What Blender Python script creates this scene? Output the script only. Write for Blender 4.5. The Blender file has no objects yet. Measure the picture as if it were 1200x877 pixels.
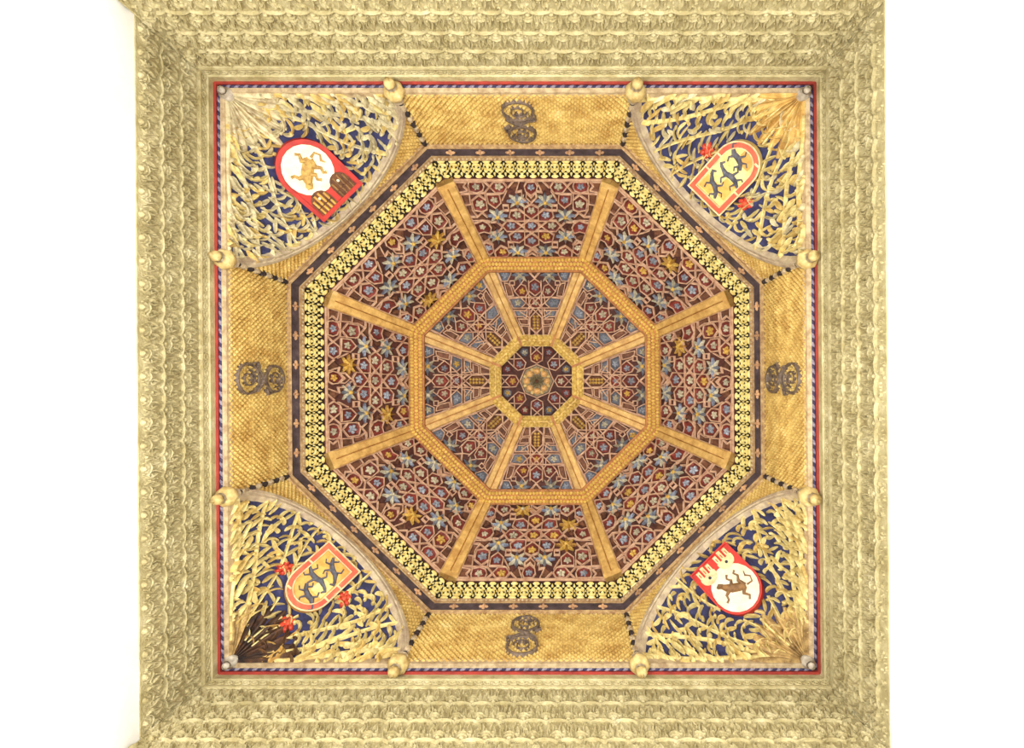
import bpy, math, random
from mathutils import Vector
PI = math.pi
random.seed(7)

# ------------------------------------------------------------------ camera, light, exposure
S = 3.5                    # half side of the room (m)
D1 = 6.3                   # wall top above the camera (m)
CAMZ = 1.6
PX = 353.0                 # pixels of half side at the wall top
F = PX / S * D1            # focal length in pixels of a 1200 px wide frame
VX, VY = 662.0, 452.0      # where the vertical direction meets the picture
XC, YC = 56.0 / PX * S, 8.8 / PX * S
YS, SH = 0.984, 0.0072     # the plan of the room is a little out of square

sc = bpy.context.scene
col = sc.collection
cam = bpy.data.cameras.new('camera')
cam.sensor_width = 36.0
cam.sensor_fit = 'HORIZONTAL'
cam.lens = F / 1200 * 36
cam.shift_x = -(VX - 600) / 1200
cam.shift_y = (VY - 438.5) / 1200
cam.clip_start = 0.05
co = bpy.data.objects.new('camera', cam)
co.location = (XC, YC, CAMZ)
co.rotation_euler = (PI, 0, 0)
col.objects.link(co)
sc.camera = co

world = bpy.data.worlds.new('world')
sc.world = world
world.use_nodes = True
world.node_tree.nodes['Background'].inputs[0].default_value = (1, 0.97, 0.9, 1)
world.node_tree.nodes['Background'].inputs[1].default_value = 0.05


def area_light(name, loc, size, power, color, target):
    l = bpy.data.lights.new(name, 'AREA')
    l.shape = 'DISK'
    l.size = size
    l.energy = power
    l.color = color
    o = bpy.data.objects.new(name, l)
    o.location = loc
    d = Vector(target) - Vector(loc)
    o.rotation_euler = d.to_track_quat('-Z', 'Y').to_euler()
    col.objects.link(o)


# the ceiling is lit from the room below: two lamps standing on its floor, aimed up
area_light('lamp_floor_left_offscreen', (-1.9, 0.1, 0.35), 0.5, 500, (1.0, 0.98, 0.93), (-1.1, 0.1, 9))
area_light('lamp_floor_right_offscreen', (1.9, -0.1, 0.35), 0.5, 340, (1.0, 0.98, 0.93), (1.1, -0.1, 9))

vs = sc.view_settings
vs.view_transform = 'Standard'
vs.look = 'None'
vs.gamma = 1.0
vs.use_curve_mapping = False
vs.exposure = 0.0
sc.display_settings.display_device = 'sRGB'

# ------------------------------------------------------------------ materials


def lin(c):
    c = c / 255.0
    return c / 12.92 if c <= 0.04045 else ((c + 0.055) / 1.055) ** 2.4


def rgb(t):
    return (lin(t[0]), lin(t[1]), lin(t[2]), 1.0)


MATS = {}


def mat(name, c1, c2=None, c3=None, scale=9.0, rough=0.7, bump=0.0, bscale=60.0, metal=0.0, rnd=0.12, stretch=(1, 1, 1)):
    m = bpy.data.materials.new(name)
    m.use_nodes = True
    nt = m.node_tree
    n = nt.nodes
    b = n['Principled BSDF']
    b.inputs['Roughness'].default_value = rough
    b.inputs['Metallic'].default_value = metal
    tc = n.new('ShaderNodeTexCoord')
    mp = n.new('ShaderNodeMapping')
    mp.inputs['Scale'].default_value = stretch
    nt.links.new(tc.outputs['Object'], mp.inputs[0])
    oi = n.new('ShaderNodeObjectInfo')
    ad = n.new('ShaderNodeVectorMath')
    ad.operation = 'ADD'
    nt.links.new(mp.outputs[0], ad.inputs[0])
    nt.links.new(oi.outputs['Location'], ad.inputs[1])
    ns = n.new('ShaderNodeTexNoise')
    ns.inputs['Scale'].default_value = scale
    ns.inputs['Detail'].default_value = 5
    ns.inputs['Roughness'].default_value = 0.65
    nt.links.new(ad.outputs[0], ns.inputs['Vector'])
    cr = n.new('ShaderNodeValToRGB')
    c2 = c2 or tuple(v * 0.8 for v in c1)
    e = cr.color_ramp.elements
    e[0].position = 0.36
    e[0].color = rgb(c2)
    e[1].position = 0.6
    e[1].color = rgb(c1)
    if c3:
        x = e.new(0.72)
        x.color = rgb(c3)
    nt.links.new(ns.outputs['Fac'], cr.inputs[0])
    hs = n.new('ShaderNodeHueSaturation')
    mr = n.new('ShaderNodeMapRange')
    mr.inputs['To Min'].default_value = 1 - rnd
    mr.inputs['To Max'].default_value = 1 + rnd
    nt.links.new(oi.outputs['Random'], mr.inputs[0])
    nt.links.new(mr.outputs[0], hs.inputs['Value'])
    nt.links.new(cr.outputs[0], hs.inputs['Color'])
    nt.links.new(hs.outputs[0], b.inputs['Base Color'])
    if bump:
        n2 = n.new('ShaderNodeTexNoise')
        n2.inputs['Scale'].default_value = bscale
        n2.inputs['Detail'].default_value = 3
        nt.links.new(ad.outputs[0], n2.inputs['Vector'])
        bp = n.new('ShaderNodeBump')
        bp.inputs['Strength'].default_value = bump
        bp.inputs['Distance'].default_value = 0.02
        nt.links.new(n2.outputs['Fac'], bp.inputs['Height'])
        nt.links.new(bp.outputs[0], b.inputs['Normal'])
    MATS[name] = m
    return m


mat('white_plaster', (250, 250, 248), (244, 244, 240), rough=0.9, scale=3)
mat('frieze_plaster', (200, 188, 144), (168, 154, 108), (214, 204, 166), scale=5, rough=0.9, bump=0.8, bscale=45)
mat('floor_tile', (92, 70, 56), (70, 52, 42), rough=0.6, scale=4)
mat('roof_board', (70, 52, 38), rough=0.9)
mat('red_paint', (162, 56, 46), (130, 44, 38), scale=6, rough=0.6)
mat('blue_rope', (58, 52, 92), (34, 30, 62), scale=20, rough=0.7)
mat('rope_light', (150, 142, 160), (104, 96, 120), scale=20, rough=0.7)
mat('tan_wood', (196, 164, 116), (150, 114, 78), (214, 188, 144), scale=14, rough=0.7, bump=0.3)
mat('pale_wood', (206, 184, 146), (164, 138, 104), scale=12, rough=0.7, bump=0.3)
mat('scale_gold', (232, 202, 122), (194, 154, 82), (242, 220, 152), scale=5, rough=0.55, bump=0.25, rnd=0.06)
mat('scale_board', (120, 84, 44), rough=0.8, scale=10)
mat('knot_cord', (124, 106, 90), (84, 70, 64), scale=22, rough=0.7)
mat('knot_gold', (196, 170, 104), (140, 112, 60), scale=22, rough=0.6)
mat('dark_cord', (52, 42, 46), (30, 24, 26), scale=20, rough=0.8)
mat('cord_pale', (206, 188, 156), (150, 126, 96), scale=20, rough=0.7)
mat('dark_band', (84, 70, 76), (58, 46, 50), (104, 88, 88), scale=7, rough=0.8)
mat('pink_flower', (202, 160, 116), (160, 116, 84), scale=18, rough=0.7, rnd=0.25)
mat('black_ground', (26, 22, 18), (14, 12, 10), rough=0.9)
mat('frieze_cream', (250, 236, 160), (226, 200, 112), (252, 246, 200), scale=12, rough=0.55, rnd=0.06)
mat('lath_wood', (226, 188, 156), (190, 142, 116), scale=12, rough=0.7, rnd=0.04)
mat('coffer_ground', (88, 46, 38), (56, 28, 24), (112, 66, 50), scale=16, rough=0.8, rnd=0.2)
mat('coffer_red', (128, 50, 40), (92, 38, 32), scale=14, rough=0.7, rnd=0.25)
mat('coffer_brown', (122, 78, 54), (84, 50, 36), scale=14, rough=0.7, rnd=0.25)
mat('coffer_blue', (116, 118, 128), (84, 84, 96), scale=14, rough=0.7, rnd=0.2)
mat('bud_blue', (164, 172, 186), (116, 118, 128), (216, 208, 172), scale=26, rough=0.55, rnd=0.22)
mat('bud_white', (206, 198, 172), (150, 138, 112), scale=26, rough=0.55, rnd=0.2)
mat('bud_gold', (220, 184, 92), (168, 124, 50), scale=26, rough=0.5, rnd=0.15)
mat('star_blue', (134, 142, 160), (92, 96, 110), (196, 190, 160), scale=20, rough=0.55, rnd=0.25)
mat('star_gold', (198, 150, 62), (128, 84, 30), scale=20, rough=0.5)
mat('beam_gold', (222, 182, 108), (186, 140, 76), (234, 202, 140), scale=7, rough=0.55, bump=0.3, bscale=30, rnd=0.1)
mat('beam_orange', (190, 126, 62), (150, 92, 44), scale=12, rough=0.6)
mat('bead_gold', (234, 200, 100), (194, 152, 62), (246, 222, 136), scale=16, rough=0.45, rnd=0.06)
mat('ring_gold', (222, 190, 100), (178, 140, 64), (238, 212, 134), scale=14, rough=0.5, rnd=0.08)
mat('boss_green', (132, 118, 84), (92, 78, 56), scale=24, rough=0.6)
mat('boss_peach', (226, 180, 116), (190, 140, 80), scale=24, rough=0.5)
mat('vault_blue', (50, 52, 98), (32, 32, 62), (74, 74, 110), scale=7, rough=0.8, bump=0.3)
mat('leaf_cream', (234, 216, 148), (190, 164, 96), (244, 232, 184), scale=12, rough=0.6, rnd=0.12)
mat('leaf_gold', (224, 196, 120), (180, 146, 78), scale=12, rough=0.6, rnd=0.18)
mat('leaf_pale', (226, 214, 172), (172, 156, 118), scale=12, rough=0.65, rnd=0.14)
mat('leaf_dark', (110, 76, 44), (56, 36, 26), scale=12, rough=0.7, rnd=0.2)
mat('fan_dark', (84, 54, 34), (34, 22, 20), (160, 110, 60), scale=8, rough=0.7, rnd=0.3)
mat('fan_pale', (222, 208, 168), (168, 146, 108), scale=10, rough=0.7, rnd=0.2)
mat('fan_gold', (222, 184, 104), (176, 130, 62), (240, 226, 180), scale=8, rough=0.6, rnd=0.2)
mat('fan_brown', (190, 158, 100), (124, 94, 52), scale=12, rough=0.7, rnd=0.2)
mat('rib_grey', (198, 182, 152), (164, 144, 124), (216, 202, 172), scale=8, rough=0.7, bump=0.3)
mat('finial_gold', (222, 200, 138), (180, 150, 90), (240, 226, 180), scale=10, rough=0.45, rnd=0.08)
mat('finial_grey', (214, 206, 192), (168, 156, 140), scale=12, rough=0.5, rnd=0.08)
mat('shield_red', (196, 44, 28), (168, 36, 26), scale=6, rough=0.55)
mat('shield_orange', (222, 96, 62), (196, 74, 50), (232, 140, 100), scale=9, rough=0.55)
mat('shield_white', (244, 238, 214), (226, 214, 180), scale=5, rough=0.55)
mat('shield_rim', (232, 206, 156), (206, 160, 112), scale=8, rough=0.55)
mat('shield_yellow', (240, 222, 150), (222, 190, 106), scale=6, rough=0.55)
mat('shield_ochre', (226, 176, 84), (196, 140, 56), scale=8, rough=0.55)
mat('beast_gold', (202, 164, 86), (150, 112, 52), scale=14, rough=0.6)
mat('beast_brown', (150, 108, 58), (104, 72, 40), scale=14, rough=0.6)
mat('beast_slate', (92, 92, 104), (60, 60, 72), (124, 120, 122), scale=14, rough=0.6)
mat('castle_brown', (110, 66, 36), (70, 38, 24), scale=12, rough=0.7)
mat('castle_white', (236, 214, 164), (206, 172, 120), scale=8, rough=0.6)
mat('dark_window', (40, 44, 60), rough=0.7)
mat('rosette_red', (214, 72, 44), (176, 50, 34), scale=16, rough=0.55)

# ------------------------------------------------------------------ mesh helpers


def warp(p):
    """Plan of the real room: slightly rectangular and out of square."""
    return (p[0] + SH * p[1], p[1] * YS, p[2])


class MB:
    def __init__(self):
        self.v, self.f, self.m = [], [], []

    def add(self, vs_, fs, mi=0):
        o = len(self.v)
        self.v += vs_
        for f in fs:
            self.f.append(tuple(i + o for i in f))
            self.m.append(mi)

    def quad(self, a, b, c, d, mi=0):
        self.add([a, b, c, d], [(0, 1, 2, 3)], mi)

    def hexa(self, b, t, mi=0):
        """closed prism from two matching loops"""
        n = len(b)
        fs = [tuple(range(n - 1, -1, -1)), tuple(range(n, 2 * n))]
        for i in range(n):
            j = (i + 1) % n
            fs.append((i, j, n + j, n + i))
        self.add(list(b) + list(t), fs, mi)

    def tube(self, pts, rad, n=8, mi=0, up=(0, 0, 1), closed=False, mi2=None, period=1):
        P = [Vector(p) for p in pts]
        N = len(P)
        if not hasattr(rad, '__len__'):
            rad = [rad] * N
        o = len(self.v)
        up = Vector(up)
        for i in range(N):
            if closed:
                d = P[(i + 1) % N] - P[i - 1]
            else:
                d = P[min(i + 1, N - 1)] - P[max(i - 1, 0)]
            d.normalize()
            a = d.cross(up)
            if a.length < 1e-4:
                a = d.cross(Vector((1, 0.3, 0)))
            a.normalize()
            b = a.cross(d)
            for k in range(n):
                t = 2 * PI * k / n
                self.v.append(tuple(P[i] + a * (rad[i] * math.cos(t)) + b * (rad[i] * math.sin(t))))
        for i in range(N if closed else N - 1):
            i2 = (i + 1) % N
            for k in range(n):
                k2 = (k + 1) % n
                self.f.append((o + i * n + k, o + i * n + k2, o + i2 * n + k2, o + i2 * n + k))
                self.m.append(mi if mi2 is None or (i // period) % 2 == 0 else mi2)
        if not closed:
            self.f.append(tuple(o + k for k in range(n)))
            self.m.append(mi)
            self.f.append(tuple(o + (N - 1) * n + k for k in range(n - 1, -1, -1)))
            self.m.append(mi)

    # --- relief on a surface function sf(u, w, h)
    def blob(self, sf, u, w, a, b, ang, h, h0=0.0, n=8, mi=0, rings=2):
        ca, sa = math.cos(ang), math.sin(ang)
        o = len(self.v)
        for r in range(rings):
            t = r / rings * PI / 2
            k, hh = math.cos(t), math.sin(t)
            for i in range(n):
                x = a * k * math.cos(2 * PI * i / n)
                y = b * k * math.sin(2 * PI * i / n)
                self.v.append(sf(u + x * ca - y * sa, w + x * sa + y * ca, h0 + h * hh))
        self.v.append(sf(u, w, h0 + h))
        for r in range(rings - 1):
            for i in range(n):
                j = (i + 1) % n
                self.f.append((o + r * n + i, o + r * n + j, o + (r + 1) * n + j, o + (r + 1) * n + i))
                self.m.append(mi)
        for i in range(n):
            j = (i + 1) % n
            self.f.append((o + (rings - 1) * n + i, o + (rings - 1) * n + j, o + rings * n))
            self.m.append(mi)

    def stroke(self, sf, pts, wid, h, h0=0.0, mi=0, flat=0.45, closed=False):
        """raised rounded ribbon through pts (u,w)"""
        N = len(pts)
        if not hasattr(wid, '__len__'):
            wid = [wid] * N
        if not hasattr(h, '__len__'):
            h = [h] * N
        o = len(self.v)
        for i in range(N):
            if closed:
                a, b = pts[i - 1], pts[(i + 1) % N]
            else:
                a, b = pts[max(i - 1, 0)], pts[min(i + 1, N - 1)]
            dx, dy = b[0] - a[0], b[1] - a[1]
            l = math.hypot(dx, dy) or 1
            nx, ny = -dy / l, dx / l
            for s, hh in ((-1, 0), (-flat, 1), (flat, 1), (1, 0)):
                self.v.append(sf(pts[i][0] + nx * s * wid[i] / 2, pts[i][1] + ny * s * wid[i] / 2, h0 + hh * h[i]))
        for i in range(N if closed else N - 1):
            j = (i + 1) % N
            for k in range(3):
                self.f.append((o + i * 4 + k, o + i * 4 + k + 1, o + j * 4 + k + 1, o + j * 4 + k))
                self.m.append(mi)
        if not closed:
            self.f.append((o, o + 1, o + 2, o + 3))
            self.m.append(mi)
            q = o + (N - 1) * 4
            self.f.append((q + 3, q + 2, q + 1, q))
            self.m.append(mi)

    def slab(self, sf, poly, h0, h1, mi=0):
        b = [sf(p[0], p[1], h0) for p in poly]
        t = [sf(p[0], p[1], h1) for p in poly]
        self.hexa(b, t, mi)

    def ring(self, sf, po, pi_, h0, h1, mi=0, hi=None):
        """ring between outer loop po and inner loop pi_, raised to h1 (inner edge down to hi)"""
        n = len(po)
        hi = h0 if hi is None else hi
        A = [sf(p[0], p[1], h0) for p in po]
        B = [sf(p[0], p[1], h1) for p in po]
        C = [sf(p[0], p[1], h1) for p in pi_]
        D_ = [sf(p[0], p[1], hi) for p in pi_]
        fs = []
        for i in range(n):
            j = (i + 1) % n
            fs += [(i, j, n + j, n + i), (n + i, n + j, 2 * n + j, 2 * n + i), (2 * n + i, 2 * n + j, 3 * n + j, 3 * n + i)]
        self.add(A + B + C + D_, fs, mi)

    def build(self, name, mats, parent=None, smooth=False, stuff=False, origin=None):
        V = [Vector(warp(p)) for p in self.v]
        base = Vector((0, 0, 0))
        q = parent
        while q is not None:
            base += q.location
            q = q.parent
        if origin is None:
            lo = Vector((min(p.x for p in V), min(p.y for p in V), min(p.z for p in V)))
            hi = Vector((max(p.x for p in V), max(p.y for p in V), max(p.z for p in V)))
            origin = (lo + hi) / 2
        me = bpy.data.meshes.new(name)
        me.from_pydata([p - origin for p in V], [], self.f)
        if isinstance(mats, str):
            mats = [mats]
        for m in mats:
            me.materials.append(MATS[m])
        if len(mats) > 1:
            me.polygons.foreach_set('material_index', self.m)
        if smooth:
            me.polygons.foreach_set('use_smooth', [True] * len(me.polygons))
        me.validate()
        fix_normals(me)
        o = bpy.data.objects.new(name, me)
        col.objects.link(o)
        o.location = origin - base
        o.parent = parent
        if stuff:
            o['kind'] = 'stuff'
        return o


def fix_normals(me):
    me.update()


def thing(name, label, cat, at, group=None):
    o = bpy.data.objects.new(name, None)
    o.empty_display_size = 0.1
    o.location = Vector(warp(at))
    col.objects.link(o)
    return tag(o, label, cat, group)


def tag(o, label, cat, group=None):
    o['label'] = label
    o['category'] = cat
    if group:
        o['group'] = group
    return o


# ------------------------------------------------------------------ levels and sectors
def AP(px, zeta):
    return px * zeta / PX * S


def ZZ(zeta):
    return CAMZ + zeta * D1


T22 = math.tan(PI / 8)


def frame(k):
    a = PI / 4 * k
    return (math.cos(a), math.sin(a)), (-math.sin(a), math.cos(a))


def sec(k, a, u, z):
    n, t = frame(k)
    return (n[0] * a + t[0] * u, n[1] * a + t[1] * u, z)


def plane(k, a0, z0, a1, z1):
    """surface function of a sloping face: w runs from (a0,z0) to (a1,z1) in metres, h toward the room"""
    l = math.hypot(a1 - a0, z1 - z0)
    sa, sz = (a1 - a0) / l, (z1 - z0) / l
    na, nz = -sz, sa                   # perpendicular
    if na * -1.0 + nz * -0.35 < 0:      # must face the axis / downward
        na, nz = -na, -nz

    def sf(u, w, h=0.0):
        return sec(k, a0 + sa * w + na * h, u, z0 + sz * w + nz * h)
    return sf, l


CORNER = {7: 'two-rosette', 5: 'brown-castle', 3: 'three-rosette', 1: 'white-castle'}


def between(k):
    """words for the sector k"""
    if k % 2:
        return 'facing the %s shield' % CORNER[k]
    return 'between the %s and %s shields' % (CORNER[(k - 1) % 8], CORNER[(k + 1) % 8])


def vertex_words(k):
    """vertex between sector k and k+1"""
    if k % 2:
        return 'by the %s shield, on its %s shield side' % (CORNER[k], CORNER[(k + 2) % 8])
    return 'by the %s shield, on its %s shield side' % (CORNER[(k + 1) % 8], CORNER[(k - 1) % 8])


WALL = {0: 'wall_right', 2: 'wall_front', 4: 'wall_left', 6: 'wall_back'}

# ------------------------------------------------------------------ room shell
b = MB()
b.slab(lambda u, w, h: (u, w, h), [(-S - .5, -S - .5), (S + .5, -S - .5), (S + .5, S + .5), (-S - .5, S + .5)], -0.1, 0.0)
o = b.build('floor', 'floor_tile')
o['kind'] = 'structure'
tag(o, 'plain tiled floor of the room', 'floor')

ZT = ZZ(1.0)
# frieze lower edge below the wall top, and row scale, per wall
FB = {0: 1.336, 2: 1.42, 4: 1.150, 6: 1.42}
RS = {0: 1.0, 2: 1.0, 4: 0.945, 6: 1.0}
walls = {}
for k in (0, 2, 4, 6):
    b = MB()
    e = 0.35
    p = [(-S - e, 0), (S + e, 0), (S + e, ZZ(1.36)), (-S - e, ZZ(1.36))]
    b.slab(lambda u, w, h: sec(k, S - h, u, w), p, -e, -0.012)
    w_ = b.build(WALL[k], 'white_plaster')
    w_['kind'] = 'structure'
    tag(w_, 'white plaster wall under the carved frieze, %s' % between(k), 'wall')
    walls[k] = w_
b = MB()
b.slab(lambda u, w, h: (u, w, h), [(-S - .35, -S - .35), (S + .35, -S - .35), (S + .35, S + .35), (-S - .35, S + .35)], ZZ(1.80), ZZ(1.80) + 0.1)
o = b.build('ceiling', 'roof_board')
o['kind'] = 'structure'
tag(o, 'plain boarded roof above the wooden dome', 'ceiling')
b = MB()
b.ring(lambda u, w, h: (u, w, h), [(-S - .35, -S - .35), (S + .35, -S - .35), (S + .35, S + .35), (-S - .35, S + .35)],
       [(-S - .3, -S - .3), (S + .3, -S - .3), (S + .3, S + .3), (-S - .3, S + .3)], ZZ(1.36), ZZ(1.80))
o = b.build('trim_1', 'roof_board')
o['kind'] = 'structure'
tag(o, 'boarding closing the roof space around the dome', 'trim')


# ------------------------------------------------------------------ plaster frieze
def frieze(k):
    W = walls[k]
    v1 = FB[k]
    rs = RS[k]

    def sf(u, w, h=0.0):       # w = metres below the wall top
        return sec(k, S - h, u, ZT - w)
    # ground slab
    b = MB()
    b.slab(sf, [(-S, 0), (S, 0), (S, v1), (-S, v1)], -0.012, 0.0)
    b.build('frieze_ground', 'frieze_plaster', W)
    # cavetto band
    b = MB()
    n = 6
    prof = [(0.0, 0.0), (0.02, 0.006), (0.07, 0.010), (0.12, 0.014), (0.135, 0.022), (0.15, 0.0)]
    for i in range(n - 1):
        (wa, ha), (wb, hb) = prof[i], prof[i + 1]
        wa, wb = wa * rs, wb * rs
        b.quad(sf(-S + ha, wa, ha), sf(S - ha, wa, ha), sf(S - hb, wb, hb), sf(-S + hb, wb, hb))
    b.build('cavetto_band', 'frieze_plaster', W)
    # guilloche border
    b = MB()
    N = 72
    rnd = random.Random(k)
    for i in range(N):
        u = -S + (i + .5) * 2 * S / N
        t = [(u + 0.034 * math.cos(a), 0.195 * rs + 0.03 * math.sin(a)) for a in [j * PI / 4 for j in range(8)]]
        b.stroke(sf, t, 0.018, 0.014, closed=True)
        b.blob(sf, u + S / N, 0.178 * rs, 0.014, 0.012, 0, 0.014, n=5, rings=1)
        b.blob(sf, u, 0.195 * rs, 0.012, 0.012, 0, 0.014, n=5, rings=1)
    b.build('guilloche_border', 'frieze_plaster', W, stuff=True)
    b = MB()
    for (wa, ha), (wb, hb) in zip([(0.235, 0), (0.245, 0.012), (0.27, 0.02), (0.30, 0.014), (0.31, 0)], [(0.245, 0.012), (0.27, 0.02), (0.30, 0.014), (0.31, 0)]):
        b.quad(sf(-S + ha, wa * rs, ha), sf(S - ha, wa * rs, ha), sf(S - hb, wb * rs, hb), sf(-S + hb, wb * rs, hb))
    b.build('ridge_moulding', 'frieze_plaster', W)
    # bead down the corner of the room
    b = MB()
    b.tube([sf(-S + .008, w_, .008) for w_ in (0.0, v1 * .5, v1)], .010, n=6, up=(1, .3, 0))
    b.build('corner_bead', 'frieze_plaster', W)
    # carved rows
    N = 31
    per = 2 * S / N
    row0, rh = 0.315 * rs, 0.295 * rs
    r = 0
    while row0 + r * rh < v1 - 0.03:
        b = MB()
        w0 = row0 + r * rh
        hgt = min(rh, v1 - w0)
        full = hgt > 0.8 * rh

        def inside(pts):
            return all(p[1] < v1 - 0.004 for p in pts)
        off = 0.5 * (r % 2)
        for i in range(-1, N + 1):
            u0 = -S + (i + off) * per

            def ok(pts):
                return inside(pts) and all(-S + 0.004 < p[0] < S - 0.004 for p in pts)

            def st(pts, wd, h):
                if ok(pts):
                    b.stroke(sf, pts, wd, [1.7 * x for x in h] if hasattr(h, '__len__') else 1.7 * h, flat=0.3)

            def bl(u, w, a, bb, an, h, n=7):
                if ok([(u - a, w + bb), (u + a, w + bb)]):
                    b.blob(sf, u, w, a, bb, an, 1.7 * h, n=n)
            J = lambda s: rnd.uniform(-s, s)
            # scalloped divider at the foot of the row
            yb = w0 + rh
            pts = [(u0 + per * t, yb - 0.040 * abs(math.sin(PI * (t + 0.5))) ** 0.8 + 0.02) for t in [j / 8 for j in range(9)]]
            st(pts, 0.017, 0.020)
            # pearl under a hood
            a0 = u0 + per * .5
            bl(a0, yb - 0.032, 0.030, 0.024, J(.2), 0.024, 8)
            st([(a0 - 0.052, yb - 0.03), (a0 - 0.046, yb - 0.066), (a0 - .02, yb - .088), (a0 + .02, yb - .088), (a0 + 0.046, yb - 0.066), (a0 + 0.052, yb - 0.03)], 0.010, 0.014)
            # tall leaves that rise through the row
            for (fx, ft, fb, am) in ((.12, .10, .88, .020), (.36, .04, .62, -.016), (.66, .06, .60, .016), (.90, .10, .80, -.018)):
                x0 = u0 + per * fx + J(.006)
                pts = [(x0 + am * math.sin(t * 2 * PI) + am * t, w0 + rh * (ft + (fb - ft) * t)) for t in [j / 6 for j in range(7)]]
                st(pts, [0.005, 0.012, 0.018, 0.020, 0.018, 0.012, 0.005], [.010, .018, .024, .026, .024, .018, .010])
            st([(u0 + per * (.30 + .4 * t), w0 + rh * (.66 - .10 * math.sin(t * PI))) for t in (0, .25, .5, .75, 1)], .012, .018)
            # curls
            cx, cy = u0 + per * .2 + J(.01), w0 + rh * .62 + J(.01)
            st([(cx + 0.026 * math.cos(t) * (1 - t / 14), cy + 0.030 * math.sin(t) * (1 - t / 14)) for t in [j * .8 for j in range(8)]], 0.011, 0.017)
            cx, cy = u0 + per * .80 + J(.01), w0 + rh * .16 + J(.01)
            st([(cx - 0.022 * math.cos(t), cy + 0.026 * math.sin(t)) for t in [j * .8 for j in range(7)]], 0.010, 0.016)
            cx, cy = u0 + per * .86 + J(.01), w0 + rh * .58 + J(.01)
            st([(cx - 0.018 * math.cos(t), cy - 0.024 * math.sin(t)) for t in [j * .8 for j in range(6)]], 0.010, 0.016)
            for q in range(16):
                an = rnd.uniform(0, 3)
                bl(u0 + per * rnd.random(), w0 + rh * rnd.uniform(.06, .82), rnd.uniform(.008, .018), rnd.uniform(.005, .009), an, rnd.uniform(.008, .018), 5)
        if b.v:
            b.build('relief_band', 'frieze_plaster', W, stuff=True)
        r += 1


for k in (0, 2, 4, 6):
    frieze(k)

# ------------------------------------------------------------------ painted cornice on the wall top
for k in (0, 2, 4, 6):
    a_r, a_rope, a_tan = AP(353, 1), AP(349.2, 1), AP(345, 1)
    a_in = AP(340, 1.0)
    root = thing('cornice', 'red and blue roped wooden cornice, wall side %s' % between(k), 'cornice', sec(k, a_rope, 0, ZT), 'cornices on the wall top')

    def bar(a0, a1, z0, z1, name, m):
        b = MB()
        lo = [sec(k, a0, -a0, z0), sec(k, a0, a0, z0), sec(k, a1, a1, z0), sec(k, a1, -a1, z0)]
        hi = [(p[0], p[1], z1) for p in lo]
        b.hexa(lo, hi)
        return b.build(name, m, root)
    bar(a_r, a_rope, ZT - 0.02, ZT + 0.12, 'red_fillet', 'red_paint')
    bar(a_rope, a_tan, ZT + 0.01, ZT + 0.12, 'rope_backing', 'dark_cord')
    bar(a_tan, a_in - 0.005, ZT - 0.012, ZT + 0.10, 'tan_fillet', 'pale_wood')
    # twisted rope: slanted strands, dark blue and pale by turns
    b = MB()
    ar = (a_rope + a_tan) / 2
    rr = (a_rope - a_tan) / 2
    N = 130
    for i in range(N):
        u = -ar + 0.03 + (i + .5) * (2 * ar - 0.06) / N
        st = (2 * ar - 0.06) / N
        P = []
        for j in range(5):
            t = PI * j / 4
            P.append((ar + rr * math.cos(t), u + st * 0.9 * (0.5 - j / 4), ZT + 0.012 - 0.03 * math.sin(t)))
        o_ = len(b.v)
        for (a_, u_, z_) in P:
            b.v += [sec(k, a_, u_ - st / 2, z_ + 0.006), sec(k, a_, u_, z_ - 0.006), sec(k, a_, u_ + st / 2, z_ + 0.006)]
        for j in range(4):
            for s_ in (0, 1):
                b.f.append((o_ + 3 * j + s_, o_ + 3 * j + s_ + 1, o_ + 3 * j + 4 + s_, o_ + 3 * j + 3 + s_))
                b.m.append(i % 2)
    b.build('rope_moulding', ['blue_rope', 'rope_light'], root)


# ------------------------------------------------------------------ scale-covered boards
def scales(b, sf, u0, u1, w0, w1, su, sw, keep=None, h0=0.0, rnd=random):
    """rows of overlapping round scales, tips toward smaller w"""
    r = 0
    w = w1 - sw * 0.3
    while w > w0 + sw * 0.2:
        off = su / 2 * (r % 2)
        u = u0 + off
        while u < u1 + su * .25:
            if keep is None or keep(u, w):
                hw = su * .45
                x0, x1 = u - hw, u + hw
                if x0 < u0 - su * .3 or x1 > u1 + su * .3:
                    u += su
                    continue
                top, lo = min(w + sw * .78, w1), max(w - sw * .70, w0)
                mid = w
                hh = 0.034 + rnd.uniform(-.004, .004)
                V = [sf(x0, mid, h0 + hh * .3), sf(u - hw * .6, lo + sw * .22, h0 + hh * .8), sf(u, lo, h0 + hh), sf(u + hw * .6, lo + sw * .22, h0 + hh * .8),
                     sf(x1, mid, h0 + hh * .3), sf(u, top, h0), sf(u, mid - sw * .2, h0 + hh * 1.3),
                     sf(x0, mid, h0), sf(u - hw * .6, lo + sw * .22, h0), sf(u, lo, h0), sf(u + hw * .6, lo + sw * .22, h0), sf(x1, mid, h0)]
                b.add(V, [(0, 1, 6), (1, 2, 6), (2, 3, 6), (3, 4, 6), (4, 5, 6), (5, 0, 6),
                          (0, 7, 8, 1), (1, 8, 9, 2), (2, 9, 10, 3), (3, 10, 11, 4)])
            u += su
        w -= sw
        r += 1


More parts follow.
